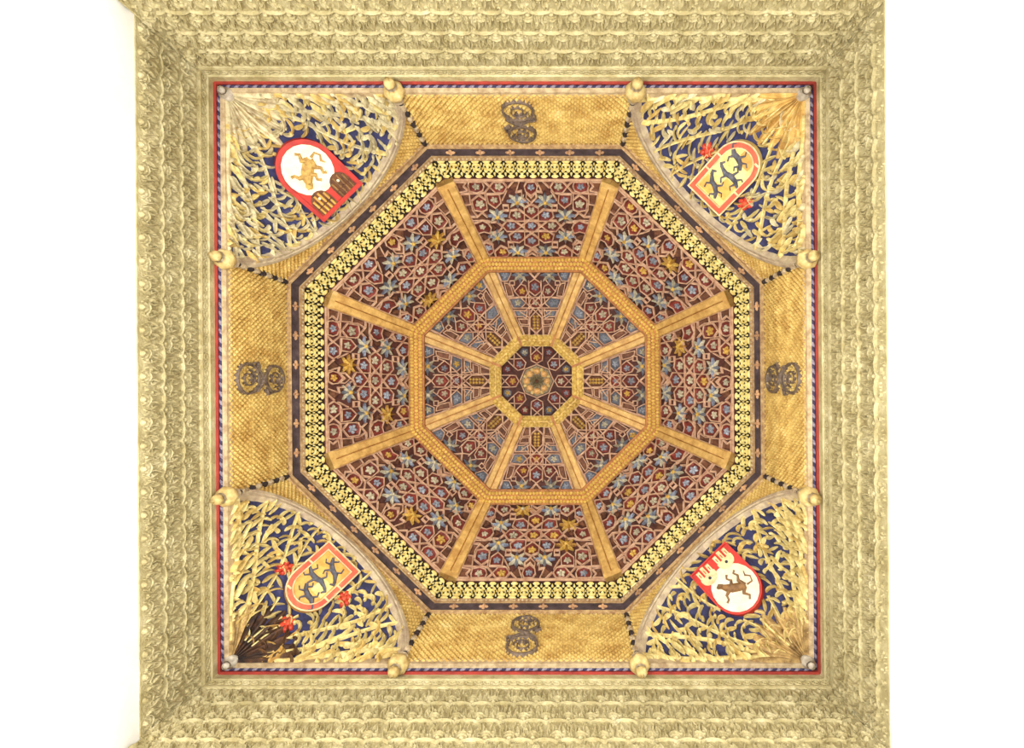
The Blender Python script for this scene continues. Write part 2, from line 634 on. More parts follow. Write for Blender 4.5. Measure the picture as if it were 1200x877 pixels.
ZD0, ZD1 = 1.004, 1.222                  # drum: bottom and top level
AD0, AD1 = AP(340.5, ZD0), AP(281.5, ZD1)
for k in (0, 2, 4, 6):
    sf, L = plane(k, AD0, ZZ(ZD0), AD1, ZZ(ZD1))
    hu0, hu1 = AD0 * T22, AD1 * T22
    root = thing('scaled_panel', 'gilded fish-scale board panel %s' % between(k), 'panel', sec(k, AD0, 0, ZZ(ZD0)), 'fish-scale panels of the drum')
    b = MB()
    b.slab(sf, [(-hu0, 0), (hu0, 0), (hu1, L), (-hu1, L)], -0.06, -0.006)
    b.build('backing_board', 'scale_board', root)
    rnd = random.Random(k + 40)
    for i in range(3):
        w0, w1 = L * i / 3 + 0.004, L * (i + 1) / 3 - 0.006
        dh = rnd.uniform(0, 0.008)
        b = MB()
        hw = hu0 - 0.01
        b.slab(sf, [(-hw, w0), (hw, w0), (hw, w1), (-hw, w1)], -0.006, dh)
        pl = b.build('plank', 'scale_gold', root)
        b = MB()
        scales(b, sf, -hw, hw, w0, w1, 0.070, 0.052, h0=dh, rnd=rnd)
        b.build('scales', 'scale_gold', pl, stuff=True)

# ------------------------------------------------------------------ squinches
RISE = (1.200 - ZD0) * D1
R_EFF = 1.33
SQ = {}
SQROOT = {}
for k in (1, 3, 5, 7):
    n, t = frame(k)
    ad = AD0
    half = ad * T22
    cs = [(1, 1), (-1, 1), (-1, -1), (1, -1)][(k - 1) // 2]
    K = Vector((cs[0] * AP(340, 1), cs[1] * AP(340, 1), ZZ(1.0)))
    M = Vector((n[0] * ad, n[1] * ad, ZZ(ZD0)))
    tv = Vector((t[0], t[1], 0))
    apex = M + Vector((0, 0, RISE))
    LQ = (apex - K).length

    def cone(p, q, h=0.0, K=K, M=M, tv=tv, half=half, LQ=LQ, n=n):
        s = max(q / LQ, 0.02)
        th = PI / 2 - p / (s * R_EFF)
        th = min(max(th, 0.0), PI)

        def A(x):
            return M + tv * (half * math.cos(x)) + Vector((0, 0, RISE * math.sin(x)))
        a = A(th)
        P = K + (a - K) * s
        d1 = (a - K).normalized()
        d2 = (tv * (-half * math.sin(th)) + Vector((0, 0, RISE * math.cos(th)))).normalized()
        nn = d1.cross(d2).normalized()
        if nn.dot(Vector((-n[0], -n[1], -1.0))) < 0:
            nn = -nn
        return tuple(P + nn * h)
    SQ[k] = (cone, LQ)
    words = CORNER[k]
    root = thing('squinch', {7: 'corner vault of cream leaves on blue around the two-rosette shield',
                             5: 'corner vault of dense pale leaves on blue around the brown-castle shield',
                             3: 'corner vault with a dark scorched fan and cream leaves around the three-rosette shield',
                             1: 'corner vault of cream scrolls on deep blue around the white-castle shield'}[k],
                 'vault', tuple(K), 'corner squinches')
    SQROOT[k] = root
    # vault shell
    b = MB()
    NT, NSq = 28, 10
    for i in range(NT + 1):
        for j in range(NSq + 1):
            s = 0.02 + 0.98 * j / NSq
            p = (0.5 - i / NT) * PI * s * R_EFF
            b.v.append(cone(p, s * LQ, 0.0))
    for i in range(NT):
        for j in range(NSq):
            b.f.append((i * (NSq + 1) + j, (i + 1) * (NSq + 1) + j, (i + 1) * (NSq + 1) + j + 1, i * (NSq + 1) + j + 1))
            b.m.append(0)
    b.build('vault_shell', 'vault_blue', root, smooth=True)
    # shield footprint in (p,q)
    qa, qb, hwid = {5: (.40, .90, .355), 7: (.40, .88, .275), 3: (.44, .89, .275), 1: (.42, .865, .31)}[k]
    rnd = random.Random(k * 11)

    def in_shield(p, q, qa=qa, qb=qb, hwid=hwid, LQ=LQ, mg=0.0):
        if abs(p) < hwid + mg and qa * LQ + hwid * .6 < q < qb * LQ + mg:
            return True
        return math.hypot(p, q - (qa * LQ + hwid)) < hwid + mg
    # leaves: a jittered field of curling strokes that follow stems from the corner
    leaves = []
    sp = 0.104 if k == 5 else 0.116
    q = 0.36
    row = 0
    while q < LQ - 0.03:
        s = q / LQ
        lim = PI / 2 * s * R_EFF - 0.04
        m_ = int(2 * lim / sp)
        for i in range(m_ + 1):
            p = -lim + (i + 0.5 * (row % 2)) * (2 * lim / max(m_, 1)) + rnd.uniform(-.03, .03)
            qq = q + rnd.uniform(-.035, .035)
            if abs(p) > lim or in_shield(p, qq):
                continue
            leaves.append((p, qq)) if len(leaves) < 296 else None
        q += sp * 0.92
        row += 1
    lm = {5: ['leaf_pale', 'leaf_cream', 'leaf_gold'], 7: ['leaf_cream', 'leaf_pale', 'leaf_gold'],
          3: ['leaf_cream', 'leaf_gold', 'leaf_cream'], 1: ['leaf_cream', 'leaf_gold', 'leaf_cream']}[k]

    def surf_lim(p, q, LQ=LQ):
        q = min(max(q, 0.1), LQ)
        lim = PI / 2 * q / LQ * R_EFF
        return (min(max(p, -lim), lim), q)
    # stems
    for i in range(9):
        f0 = -0.9 + 1.8 * i / 8 + rnd.uniform(-.05, .05)
        pts, ph = [], rnd.uniform(0, 6)
        for j in range(12):
            s = 0.14 + 0.84 * j / 11
            p = f0 * PI / 2 * s * R_EFF + 0.05 * math.sin(ph + 7 * s)
            pts.append((p, s * LQ))
        run = []
        for pt in pts + [None]:
            if pt is not None and not in_shield(pt[0], pt[1], mg=0.0):
                run.append(surf_lim(*pt))
            else:
                if len(run) > 2:
                    b = MB()
                    b.stroke(cone, run, 0.035, 0.04)
                    b.build('stem', lm[0], root)
                run = []
    for (p, q) in leaves:
        rad = math.atan2(q, p)              # direction away from the corner
        sd = rnd.choice((-1, 1))
        ang = rad + sd * rnd.uniform(.2, .95)
        ln = rnd.uniform(.13, .24)
        curl = sd * rnd.uniform(-1.0, 4.8)
        n_ = 7
        pts = []
        x, y, a = p - math.cos(ang) * ln * .5, q - math.sin(ang) * ln * .5, ang
        for j in range(n_):
            pts.append(surf_lim(x, y))
            x += math.cos(a) * ln / (n_ - 1)
            y += math.sin(a) * ln / (n_ - 1)
            a += curl / n_ * (0.3 + 1.4 * j / n_)
        wmx = rnd.uniform(.034, .058)
        wd = [wmx * w_ for w_ in (.35, .75, 1.0, 1.0, .85, .7, .35)]
        b = MB()
        hh = rnd.uniform(.045, .085)
        b.stroke(cone, pts, wd, [hh * w_ for w_ in (.4, .9, 1, 1, 1, .9, .5)], flat=0.12)
        if curl * sd > 2.0:
            e = pts[-1]
            b.blob(cone, e[0], e[1], wmx * .55, wmx * .55, 0, hh, n=6)
        m_ = lm[0] if rnd.random() < .62 else rnd.choice(lm[1:])
        if k == 3 and q < 0.75 and p < 0.05:
            m_ = 'leaf_dark' if rnd.random() < .6 else 'fan_gold'
        b.build('leaf', m_, root)
    # ribbed fan in the corner
    fm = {5: 'fan_pale', 7: 'fan_gold', 3: 'fan_dark', 1: 'fan_brown'}[k]
    for i in range(11):
        f0 = -0.94 + 1.88 * i / 10
        b = MB()
        pts = []
        l1 = .27 + .10 * math.cos(f0 * 1.5) + rnd.uniform(-.03, .05)
        for j in range(6):
            s = 0.05 + (l1 - 0.05) * j / 5
            pts.append((f0 * PI / 2 * s * R_EFF, s * LQ))
        b.stroke(cone, pts, [0.02, .05, .075, .10, .10, .04], [.03, .05, .06, .06, .05, .02], flat=.25)
        b.build('fan_rib', fm if not (k == 3 and i > 7) else 'fan_brown', root)
    # arch rib and wall above the arch, in the diagonal face of the drum
    sfd, Ld = plane(k, AD0, ZZ(ZD0), AD1, ZZ(ZD1))

    def arch(th, grow):
        return ((half + grow) * math.cos(th), max((RISE + grow) * math.sin(th), 0.0))
    b = MB()
    NA = 30
    for (g0, g1, h0, h1) in ((-0.06, -0.012, 0.0, 0.035), (-0.012, 0.045, 0.03, 0.05)):
        for i in range(NA):
            ta, tb = PI * i / NA, PI * (i + 1) / NA
            pts = [arch(ta, g0), arch(tb, g0), arch(tb, g1), arch(ta, g1)]
            b.slab(sfd, pts, -0.06, h1)
    b.build('arch_rib', 'rib_grey', root)
    hu1 = AD1 * T22
    b = MB()
    for i in range(NA):
        ta, tb = PI * i / NA, PI * (i + 1) / NA
        x0, x1 = arch(ta, 0.0), arch(tb, 0.0)
        b.slab(sfd, [x0, x1, (x1[0] * hu1 / half, Ld), (x0[0] * hu1 / half, Ld)], -0.05, 0.0)
    spn = b.build('spandrel_board', 'scale_gold', root)
    b = MB()

    def keep(u, w, half=half):
        return (u / (half + .05)) ** 2 + (w / (RISE + .05)) ** 2 > 1.0
    scales(b, sfd, -half + .01, half - .01, 0.0, Ld, 0.070, 0.052, keep, h0=0.0, rnd=rnd)
    b.build('scales', 'scale_gold', spn, stuff=True)
    # tan listel over the arch crown
    b = MB()
    b.slab(sfd, [(-hu1, Ld - 0.06), (hu1, Ld - 0.06), (hu1, Ld), (-hu1, Ld)], 0.0, 0.045)
    b.build('listel', 'tan_wood', root)


# ------------------------------------------------------------------ heraldic shields
def shield_poly(hw, ln, n=14, shrink=0.0):
    """(x,y): y=0 straight end, y=ln round end"""
    w = hw - shrink
    pts = [(-w, shrink), (w, shrink)]
    cy = ln - hw
    for i in range(n + 1):
        a = PI * i / n
        pts.append((w * math.cos(a), cy + w * math.sin(a)))
    return pts


def disc(cx, cy, r, n=20):
    return [(cx + r * math.cos(2 * PI * i / n), cy + r * math.sin(2 * PI * i / n)) for i in range(n)]


SHL = {5: 'red arched shield with a gold beast in a white roundel over two brown castles',
       7: 'orange-bordered yellow shield with slate beasts and two red rosettes at its sides',
       3: 'orange-bordered ochre shield with slate beasts and three red rosettes around it',
       1: 'red shield with two white castles above a brown lion in a white roundel'}
for k in (1, 3, 5, 7):
    cone, LQ = SQ[k]
    qa, qb, hw = {5: (.40, .90, .375), 7: (.40, .88, .30), 3: (.44, .89, .30), 1: (.42, .865, .335)}[k]
    ln = (qb - qa) * LQ
    q1 = qb * LQ

    c0, c1 = Vector(cone(0, q1 - ln)), Vector(cone(0, q1))
    dy_ = (c0 - c1).normalized()
    dx_ = Vector(cone(0.01, q1 - ln / 2)) - Vector(cone(-0.01, q1 - ln / 2))
    dx_.normalize()
    dn_ = (Vector(cone(0, q1 - ln / 2, 0.1)) - Vector(cone(0, q1 - ln / 2, 0.0))).normalized()

    def sf(x, y, h=0.0, c1=c1, dx_=dx_, dy_=dy_, dn_=dn_):
        return tuple(c1 + dx_ * x + dy_ * y + dn_ * (h + 0.13))
    root = thing('heraldic_shield', SHL[k], 'shield', sf(0, ln / 2, 0), 'heraldic shields')
    pol = shield_poly(hw, ln)
    if k in (5, 1):
        b = MB()
        b.slab(sf, pol, -0.10, 0.02)
        b.build('field', 'shield_red', root)
        b = MB()
        inn = shield_poly(hw, ln, shrink=0.055 if k == 5 else 0.02)
        b.ring(sf, pol, inn, 0.02, 0.045)
        b.build('border', 'shield_red', root)
        cy = ln - hw
        rr = hw - (0.062 if k == 5 else 0.03)
        b = MB()
        b.slab(sf, disc(0, cy, rr), 0.02, 0.032)
        b.build('roundel', 'shield_white', root)
        # beast: one body with legs, tail and head
        b = MB()
        c = rr
        bm = 'beast_gold' if k == 5 else 'beast_brown'
        fx = -1 if k == 5 else 1

        def bp(pts):
            return [(fx * x * c, cy + y * c) for x, y in pts]
        wf = 1.2 if k == 5 else 0.9
        S2 = lambda pts, wd: b.stroke(sf, bp(pts), [w_ * c * wf for w_ in wd], 0.022, 0.031)
        S2([(-.40, .22), (-.15, .12), (.12, -.05), (.30, -.22), (.42, -.40)], [.26, .40, .42, .34, .2])
        S2([(.36, -.34), (.48, -.46), (.60, -.44)], [.26, .26, .12])
        S2([(.10, -.10), (-.08, -.30), (.02, -.46), (-.10, -.58)], [.2, .15, .10, .12])
        S2([(.26, -.06), (.50, .02), (.56, .20), (.70, .24)], [.2, .14, .10, .11])
        S2([(-.36, .22), (-.30, -.10), (-.44, -.26), (-.36, -.44), (-.48, -.5)], [.24, .18, .12, .1, .12])
        S2([(-.30, .26), (-.10, .42), (-.22, .62), (-.10, .74)], [.24, .18, .12, .1])
        S2([(-.46, .26), (-.70, .30), (-.80, .10), (-.66, -.06), (-.74, -.22)], [.10, .08, .07, .10, .04])
        b.build('beast', bm, root)
        # castles at the straight end
        for sx in (-1, 1):
            cx = sx * hw * .46
            if k == 5:
                b = MB()
                r_ = hw * .36
                po = [(cx - r_, 0.05), (cx + r_, 0.05)] + [(cx + r_ * math.cos(a), 0.20 + r_ * math.sin(a)) for a in [PI * i / 8 for i in range(9)]]
                b.slab(sf, po, 0.02, 0.034)
                ca = b.build('castle', 'castle_brown', root)
                for i in range(4):
                    xx = cx + (i - 1.5) * r_ * .46
                    b = MB()
                    b.stroke(sf, [(xx, 0.06), (xx, 0.16), (xx, 0.20 + r_ * (.75 if i in (1, 2) else .45))], 0.034, 0.018, 0.034)
                    b.build('tower', 'shield_ochre' if sx < 0 else 'beast_brown', ca)
                b = MB()
                b.stroke(sf, [(cx - r_ * .9, 0.15), (cx + r_ * .9, 0.15)], 0.022, 0.022, 0.034)
                b.build('battlement', 'castle_brown', ca)
                b = MB()
                b.blob(sf, cx, 0.20 + r_ * .3, 0.02, 0.02, 0, 0.012, 0.05)
                b.build('window', 'shield_white', ca)
            else:
                b = MB()
                r_ = hw * .36
                # base with round foot
                po = [(cx - r_, 0.15), (cx + r_, 0.15), (cx + r_, 0.19)] + [(cx + r_ * math.cos(a), 0.19 + r_ * .75 * math.sin(a)) for a in [PI * i / 8 for i in range(1, 8)]] + [(cx - r_, 0.19)]
                b.slab(sf, po, 0.02, 0.038)
                ca = b.build('castle', 'castle_white', root)
                for i in range(3):
                    xx = cx + (i - 1) * r_ * .68
                    b = MB()
                    b.slab(sf, [(xx - .026, 0.045 if i != 1 else 0.025), (xx + .026, 0.045 if i != 1 else 0.025), (xx + .026, 0.155), (xx - .026, 0.155)], 0.02, 0.042)
                    b.build('tower', 'castle_white', ca)
                    b = MB()
                    b.slab(sf, [(xx - .007, 0.08), (xx + .007, 0.08), (xx + .007, 0.13), (xx - .007, 0.13)], 0.042, 0.045)
                    b.build('window', 'rosette_red', ca)
                b = MB()
                b.blob(sf, cx, 0.20, 0.022, 0.022, 0, 0.01, 0.038)
                b.build('gate', 'dark_window', ca)
    else:
        b = MB()
        b.slab(sf, pol, -0.10, 0.02)
        b.build('field', 'shield_yellow' if k == 7 else 'shield_ochre', root)
        b = MB()
        b.ring(sf, pol, shield_poly(hw, ln, shrink=0.018), 0.02, 0.05)
        b.ring(sf, shield_poly(hw, ln, shrink=0.078), shield_poly(hw, ln, shrink=0.092), 0.02, 0.05)
        b.build('rim', 'shield_rim', root)
        b = MB()
        b.ring(sf, shield_poly(hw, ln, shrink=0.018), shield_poly(hw, ln, shrink=0.078), 0.02, 0.04)
        b.build('border', 'shield_orange', root)
        # pale chips that break the border
        for (x, y) in ((-hw + .048, ln * .38), (hw - .048, ln * .40), (-hw + .05, ln * .62), (hw * .62, ln - hw + hw * .58)):
            b = MB()
            b.slab(sf, [(x - .032, y - .012), (x + .032, y - .012), (x + .032, y + .012), (x - .032, y + .012)], 0.03, 0.043)
            b.build('joint', 'shield_rim', root)
        iw = hw - 0.095
        # colour quarters
        qs = [(-iw * .45, ln * .22, iw * .5, ln * .10, 'shield_ochre'), (iw * .5, ln * .33, iw * .42, ln * .13, 'shield_ochre'),
              (iw * .25, ln * .80, iw * .5, ln * .09, 'shield_ochre'), (-iw * .5, ln * .55, iw * .42, ln * .12, 'shield_yellow')]
        for (x, y, a_, b_, m_) in qs:
            b = MB()
            b.slab(sf, [(x - a_, y - b_), (x + a_, y - b_), (x + a_, y + b_), (x - a_, y + b_)], 0.018, 0.024)
            b.build('quarter', m_, root)
        # slate beasts
        for (x, y, s_, r_) in ((-iw * .22, ln * .74, 1.25, .2), (iw * .25, ln * .50, 1.4, .5), (-iw * .12, ln * .25, 1.3, 0)):
            b = MB()
            c, s0 = math.cos(r_), math.sin(r_)

            def bp(pts):
                return [(x + s_ * iw * (px_ * c - py_ * s0), y + s_ * iw * (px_ * s0 + py_ * c)) for px_, py_ in pts]
            S3 = lambda pts, wd: b.stroke(sf, bp(pts), [w_ * iw for w_ in wd], 0.022, 0.022)
            S3([(-.5, .35), (-.28, .12), (0, .05), (.25, -.12), (.42, -.38)], [.18, .34, .36, .30, .16])
            S3([(-.5, .35), (-.58, .5), (-.42, .6)], [.24, .22, .1])
            S3([(-.2, .05), (-.42, -.12), (-.36, -.32)], [.16, .12, .1])
            S3([(.05, .1), (.25, .30), (.18, .48)], [.18, .12, .08])
            S3([(.2, -.1), (.5, .02), (.62, -.12)], [.16, .1, .08])
            S3([(.30, -.22), (.08, -.40), (.16, -.55)], [.16, .12, .08])
            b.build('beast', 'beast_slate', root)
        # red rosettes
        spots = [(-hw - .12, ln * .47), (hw + .12, ln * .42)]
        if k == 7:
            spots = [(-hw - .11, ln * .45), (hw + .12, ln * .30)]
        if k == 3:
            spots = [(-hw - .12, ln * .62), (hw + .10, ln * .36), (hw * .42, ln + .13)]
            spots = [(-x, y) for x, y in spots]
        sf = lambda x, y, h=0.0: cone(x, q1 - y, h + 0.03)
        for (x, y) in spots:
            b = MB()
            for i in range(6):
                a = 2 * PI * i / 6
                b.blob(sf, x + .062 * math.cos(a), y + .062 * math.sin(a), .042, .036, a, .05, -.02, n=7)
            ro = b.build('rosette', 'rosette_red', root)
            b = MB()
            b.blob(sf, x, y, .045, .045, 0, .07, -.02, n=8)
            b.build('rosette_heart', 'shield_orange', ro)

# ------------------------------------------------------------------ knot emblems on the fish-scale panels
for k in (0, 2, 4, 6):
    sf, L = plane(k, AD0, ZZ(ZD0), AD1, ZZ(ZD1))
    root = thing('knot_emblem', 'grey-brown double knot of scrolled cord on the scaled panel %s' % between(k), 'emblem', sf(0, L / 2, 0.02), 'knot emblems')
    rnd = random.Random(k + 3)
    for i, cy in enumerate((L * .27, L * .73)):
        R_ = 0.19 if i == 0 else 0.18
        sgn = 1 if i == 0 else -1
        b = MB()
        pts = []
        for j in range(36):
            a = j * 0.20
            r = R_ * (1.0 - 0.10 * max(0, (a - 4.4)) / 2.6)
            pts.append((sgn * r * math.cos(a + 1.2), cy + r * 1.25 * math.sin(a + 1.2)))
        b.stroke(sf, pts, [.02] + [.046] * 34 + [.02], 0.05, 0.015, flat=.4)
        rg = b.build('scroll_ring', 'knot_cord', root)
        b = MB()
        pts = [(sgn * 0.115 * math.cos(a) * (1 - a / 13), cy + 0.15 * math.sin(a) * (1 - a / 13)) for a in [j * .42 for j in range(23)]]
        b.stroke(sf, pts, 0.024, 0.045, 0.015)
        b.build('inner_scroll', 'knot_cord', rg)
        for j in range(7):
            a = 2 * PI * j / 7 + .3
            b = MB()
            b.blob(sf, .150 * math.cos(a), cy + .19 * math.sin(a), .022, .016, a + 1.57, .05, .015, n=6)
            b.build('petal', 'knot_gold', rg)
    b = MB()
    b.stroke(sf, [(-.17, L * .38), (-.07, L * .46), (.07, L * .53), (.16, L * .62)], [.02, .04, .04, .02], 0.07, 0.02)
    b.stroke(sf, [(.17, L * .38), (.06, L * .47), (-.07, L * .53), (-.17, L * .62)], [.02, .035, .035, .02], 0.055, 0.02)
    b.stroke(sf, [(.13, L * .44), (.21, L * .42), (.20, L * .35)], [.04, .035, .02], 0.05, 0.02)
    b.stroke(sf, [(-.13, L * .56), (-.21, L * .59), (-.19, L * .66)], [.04, .035, .02], 0.05, 0.02)
    b.build('crossing', 'knot_cord', root)
    b = MB()
    b.stroke(sf, [(-.11, L * .51), (0, L * .5), (.11, L * .51)], .02, .05, .015)
    for t_ in (-.1, 0, .1):
        b.blob(sf, t_, L * .5 + abs(t_) * .1, .03, .018, 0, .075, .015, n=6)
    b.build('tie', 'knot_gold', root)

# ------------------------------------------------------------------ cords and finials at the drum corners
for k in range(8):
    a_, b_ = ZD0 + 0.012, ZD1
    n1, t1 = frame(k)

    def vert(z):
        f = (z - ZD0) / (ZD1 - ZD0)
        ap = AD0 + (AD1 - AD0) * f - 0.03
        return sec(k, ap, ap * T22, ZZ(z))
    odd = k if k % 2 else (k + 1) % 8
    root = MB()
    root.tube([vert(a_), vert((a_ + b_) / 2), vert(b_)], .02, n=6, up=(1, .2, 0))
    root = root.build('edge_cord', 'dark_cord', SQROOT[odd])
    rnd = random.Random(k)
    N = 9
    for i in range(N):
        z0, z1 = a_ + (b_ - a_) * i / N, a_ + (b_ - a_) * (i + .94) / N
        b = MB()
        P = [vert(z0 + (z1 - z0) * j / 4) for j in range(5)]
        b.tube(P, [.028, .04, .044, .04, .028], n=7, up=(1, .2, 0))
        b.build('bead', 'dark_cord' if i % 2 == 0 else 'cord_pale', root)

    v0 = vert(1.0)
    cx, cy = v0[0], v0[1]
    nx = math.hypot(cx, cy)
    # finial: a hanging turned knob
    fin = thing('finial', 'turned gold pendant knob on the cornice %s' % vertex_words(k), 'finial', (cx, cy, ZZ(1.0)), 'pendant knobs along the cornice')

    def lathe(prof, name, m, nseg=14):
        b = MB()
        for (r, z) in prof:
            for j in range(nseg):
                a = 2 * PI * j / nseg
                rr = r * (1 + 0.05 * math.cos(a * 7))
                b.v.append((cx + rr * math.cos(a), cy + rr * math.sin(a), z))
        for i in range(len(prof) - 1):
            for j in range(nseg):
                j2 = (j + 1) % nseg
                b.f.append((i * nseg + j, i * nseg + j2, (i + 1) * nseg + j2, (i + 1) * nseg + j))
                b.m.append(0)
        b.f.append(tuple(range(nseg)))
        b.m.append(0)
        b.f.append(tuple((len(prof) - 1) * nseg + j for j in range(nseg - 1, -1, -1)))
        b.m.append(0)
        return b.build(name, m, fin, smooth=True)
    zb = ZZ(1.0)
    m_ = 'finial_gold'
    lathe([(.05, zb + .16), (.075, zb + .10), (.06, zb + .04)], 'neck', 'rib_grey')
    lathe([(.05, zb + .05), (.095, zb + .03), (.118, zb - .03), (.115, zb - .08), (.085, zb - .12), (.05, zb - .135)], 'bulb', m_)
    lathe([(.05, zb - .13), (.066, zb - .15), (.05, zb - .17)], 'collar', 'rib_grey')
    lathe([(.04, zb - .165), (.064, zb - .20), (.06, zb - .24), (.035, zb - .275), (.012, zb - .29)], 'tip_bulb', m_)
    lathe([(.014, zb - .285), (.02, zb - .31), (.004, zb - .345)], 'point', m_, 8)

for k in (1, 3, 5, 7):
    cs = [(1, 1), (-1, 1), (-1, -1), (1, -1)][(k - 1) // 2]
    cx, cy = cs[0] * AP(338, 1), cs[1] * AP(338, 1)
    fin = thing('corner_boss', 'small grey faceted knob in the room corner behind the %s shield' % CORNER[k], 'knob', (cx, cy, ZZ(1.0)), 'corner knobs')
    zb = ZZ(1.0)
    lathe([(.05, zb + .08), (.075, zb + .02), (.078, zb - .03), (.045, zb - .07)], 'bulb', 'finial_grey', 9)
    lathe([(.025, zb - .065), (.042, zb - .09), (.038, zb - .12), (.012, zb - .15)], 'tip_bulb', 'finial_grey', 8)


# ------------------------------------------------------------------ octagonal cornice: tan moulding, dark band, cord
def oct_bar(k, a0, z0, a1, z1, thick, name, m, root, h=0.0):
    """mitred strip between two levels of the octagon"""
    sf, L = plane(k, a0, z0, a1, z1)
    b = MB()

    def P(w, hh):
        p = sf(0, w, hh)
        ap = p[0] * frame(k)[0][0] + p[1] * frame(k)[0][1]
        return ap, p[2]
    lo, hi = [], []
    for w, hh, lst in ((0, h, lo), (L, h, lo), (0, h - thick, hi), (L, h - thick, hi)):
        ap, z = P(w, hh)
        lst.append((ap, z))
    q = []
    for (ap, z) in (lo[0], lo[1], hi[1], hi[0]):
        q.append((sec(k, ap, -ap * T22, z), sec(k, ap, ap * T22, z)))
    b.hexa([x[0] for x in q], [x[1] for x in q])
    return b.build(name, m, root), sf, L


oc = thing('octagonal_cornice', 'dark octagonal band with small pink flowers between tan mouldings under the dome', 'cornice', (0, 0, ZZ(1.24)))
A_t0, A_t1 = AP(281.5, ZD1), AP(275.5, 1.235)
A_b1 = AP(266.5, 1.262)
A_c1 = AP(262, 1.275)
for k in range(8):
    oct_bar(k, A_t0, ZZ(ZD1), A_t1 + .0, ZZ(1.232), 0.05, 'moulding', 'tan_wood', oc, 0.03)
    bd, sfb, Lb = oct_bar(k, A_t1, ZZ(1.233), A_b1, ZZ(1.262), 0.05, 'dark_band', 'dark_band', oc)
    nfl = 6
    for i in range(nfl):
        u = (i + .5 - nfl / 2) * (2 * A_b1 * T22 * .94 / nfl)
        b = MB()
        for j in range(4):
            a = PI / 2 * j
            ext = .05 if j % 2 == 0 else .042
            b.blob(sfb, u + .034 * math.cos(a), Lb * .55 + .030 * math.sin(a), ext * .75, .024, a, .03, 0, n=6)
        b.blob(sfb, u, Lb * .55, .026, .026, 0, .045, 0, n=6)
        b.build('flower', 'pink_flower', bd)
    ed, sfe, Le = oct_bar(k, A_b1, ZZ(1.262), A_c1, ZZ(1.275), 0.05, 'edge_cord', 'tan_wood', oc, 0.02)
    b = MB()
    N = 46
    for i in range(N):
        u = (i + .5 - N / 2) * (2 * A_c1 * T22 / N)
        b.blob(sfe, u, Le * .6, .021, .03, .5, .022, .018, n=5, rings=1)
    b.build('cord_teeth', 'cord_pale', ed, stuff=True)

# ------------------------------------------------------------------ carved cream and black frieze
cf = thing('carved_frieze', 'octagonal frieze of cream openwork loops on black around the dome foot', 'frieze', (0, 0, ZZ(1.3)))
FA0, FZ0, FA1, FZ1 = AP(262, 1.276), 1.276, AP(240.5, 1.352), 1.352
for k in range(8):
    bd, sf, L = oct_bar(k, FA0, ZZ(FZ0), FA1, ZZ(FZ1), 0.06, 'frieze_board', 'black_ground', cf)
    hu = (FA0 + FA1) / 2 * T22
    N = 16
    st = 2 * hu / N
    for i in range(N):
        u = (i + .5 - N / 2) * st
        b = MB()
        hh = 0.035
        # lower scallop lobes
        b.blob(sf, u, L * .085, st * .36, L * .075, 0, hh, 0.0, n=8)
        # ring with a bead in it
        b.stroke(sf, [(u + st * .37 * math.cos(a), L * .335 + L * .15 * math.sin(a)) for a in [j * PI / 5 for j in range(10)]], st * .10, hh, 0, closed=True)
        b.blob(sf, u, L * .335, st * .16, L * .065, 0, hh * 1.2, n=6)
        # wedge between rings
        b.blob(sf, u + st * .5, L * .20, st * .08, L * .055, 0, hh * .9, n=6)
        b.blob(sf, u + st * .5, L * .44, st * .07, L * .04, 0, hh * .9, n=6)
        # slanting leaves
        b.blob(sf, u - st * .25, L * .58, st * .22, L * .045, .75, hh, n=6)
        b.blob(sf, u + st * .25, L * .58, st * .22, L * .045, -.75, hh, n=6)
        b.blob(sf, u, L * .72, st * .17, L * .045, 0, hh, n=6)
        b.blob(sf, u + st * .5, L * .72, st * .12, L * .06, 0, hh * .9, n=6)
        # upper lobes
        b.blob(sf, u, L * .885, st * .34, L * .075, 0, hh, n=8)
        b.blob(sf, u + st * .5, L * .80, st * .07, L * .04, 0, hh * .8, n=5)
        b.build('carved_motif', 'frieze_cream', bd)

# ------------------------------------------------------------------ dome panels
LA0, LZ0, LA1, LZ1 = AP(240, 1.345), 1.345, AP(146, 1.60), 1.60
UA0, UZ0, UA1, UZ1 = AP(134, 1.612), 1.612, AP(52, 1.70), 1.70
ll = math.hypot(LA1 - LA0, (LZ1 - LZ0) * D1)
ul = math.hypot(UA1 - UA0, (UZ1 - UZ0) * D1)


def trace_lower(zx, zy):
    """a point read off the panel on the front side -> (u, w) on the panel plane"""
    px, py = 620 + zx / 8.773, 585 + zy / 8.773
    ty = (py - VY) / F
    # YS*(LA0+(LA1-LA0)w) = YC + ty*D1*(LZ0+(LZ1-LZ0)w)
    w = (YC + ty * D1 * LZ0 - YS * LA0) / (YS * (LA1 - LA0) - ty * D1 * (LZ1 - LZ0))
    dep = D1 * (LZ0 + (LZ1 - LZ0) * w)
    y = YS * (LA0 + (LA1 - LA0) * w)
    return XC + (px - VX) / F * dep - SH * y, w * ll


def trace_upper(zx, zy):
    px, py = 480 + zx / 6.746, 380 + zy / 6.746
    tx = (px - VX) / F
    w = (XC + tx * D1 * UZ0 + UA0) / ((UA0 - UA1) - tx * D1 * (UZ1 - UZ0))
    dep = D1 * (UZ0 + (UZ1 - UZ0) * w)
    return -(YC + (py - VY) / F * dep) / YS, w * ul


def centroid(poly):
    return (sum(p[0] for p in poly) / len(poly), sum(p[1] for p in poly) / len(poly))


def inset(poly, f):
    c = centroid(poly)
    return [(c[0] + (p[0] - c[0]) * f, c[1] + (p[1] - c[1]) * f) for p in poly]


# ---- pattern of the lower panels (right half, mirrored)
AX = 57.0


def wz(x, y):
    return (AX + 72 * x, 380 + 52 * y)


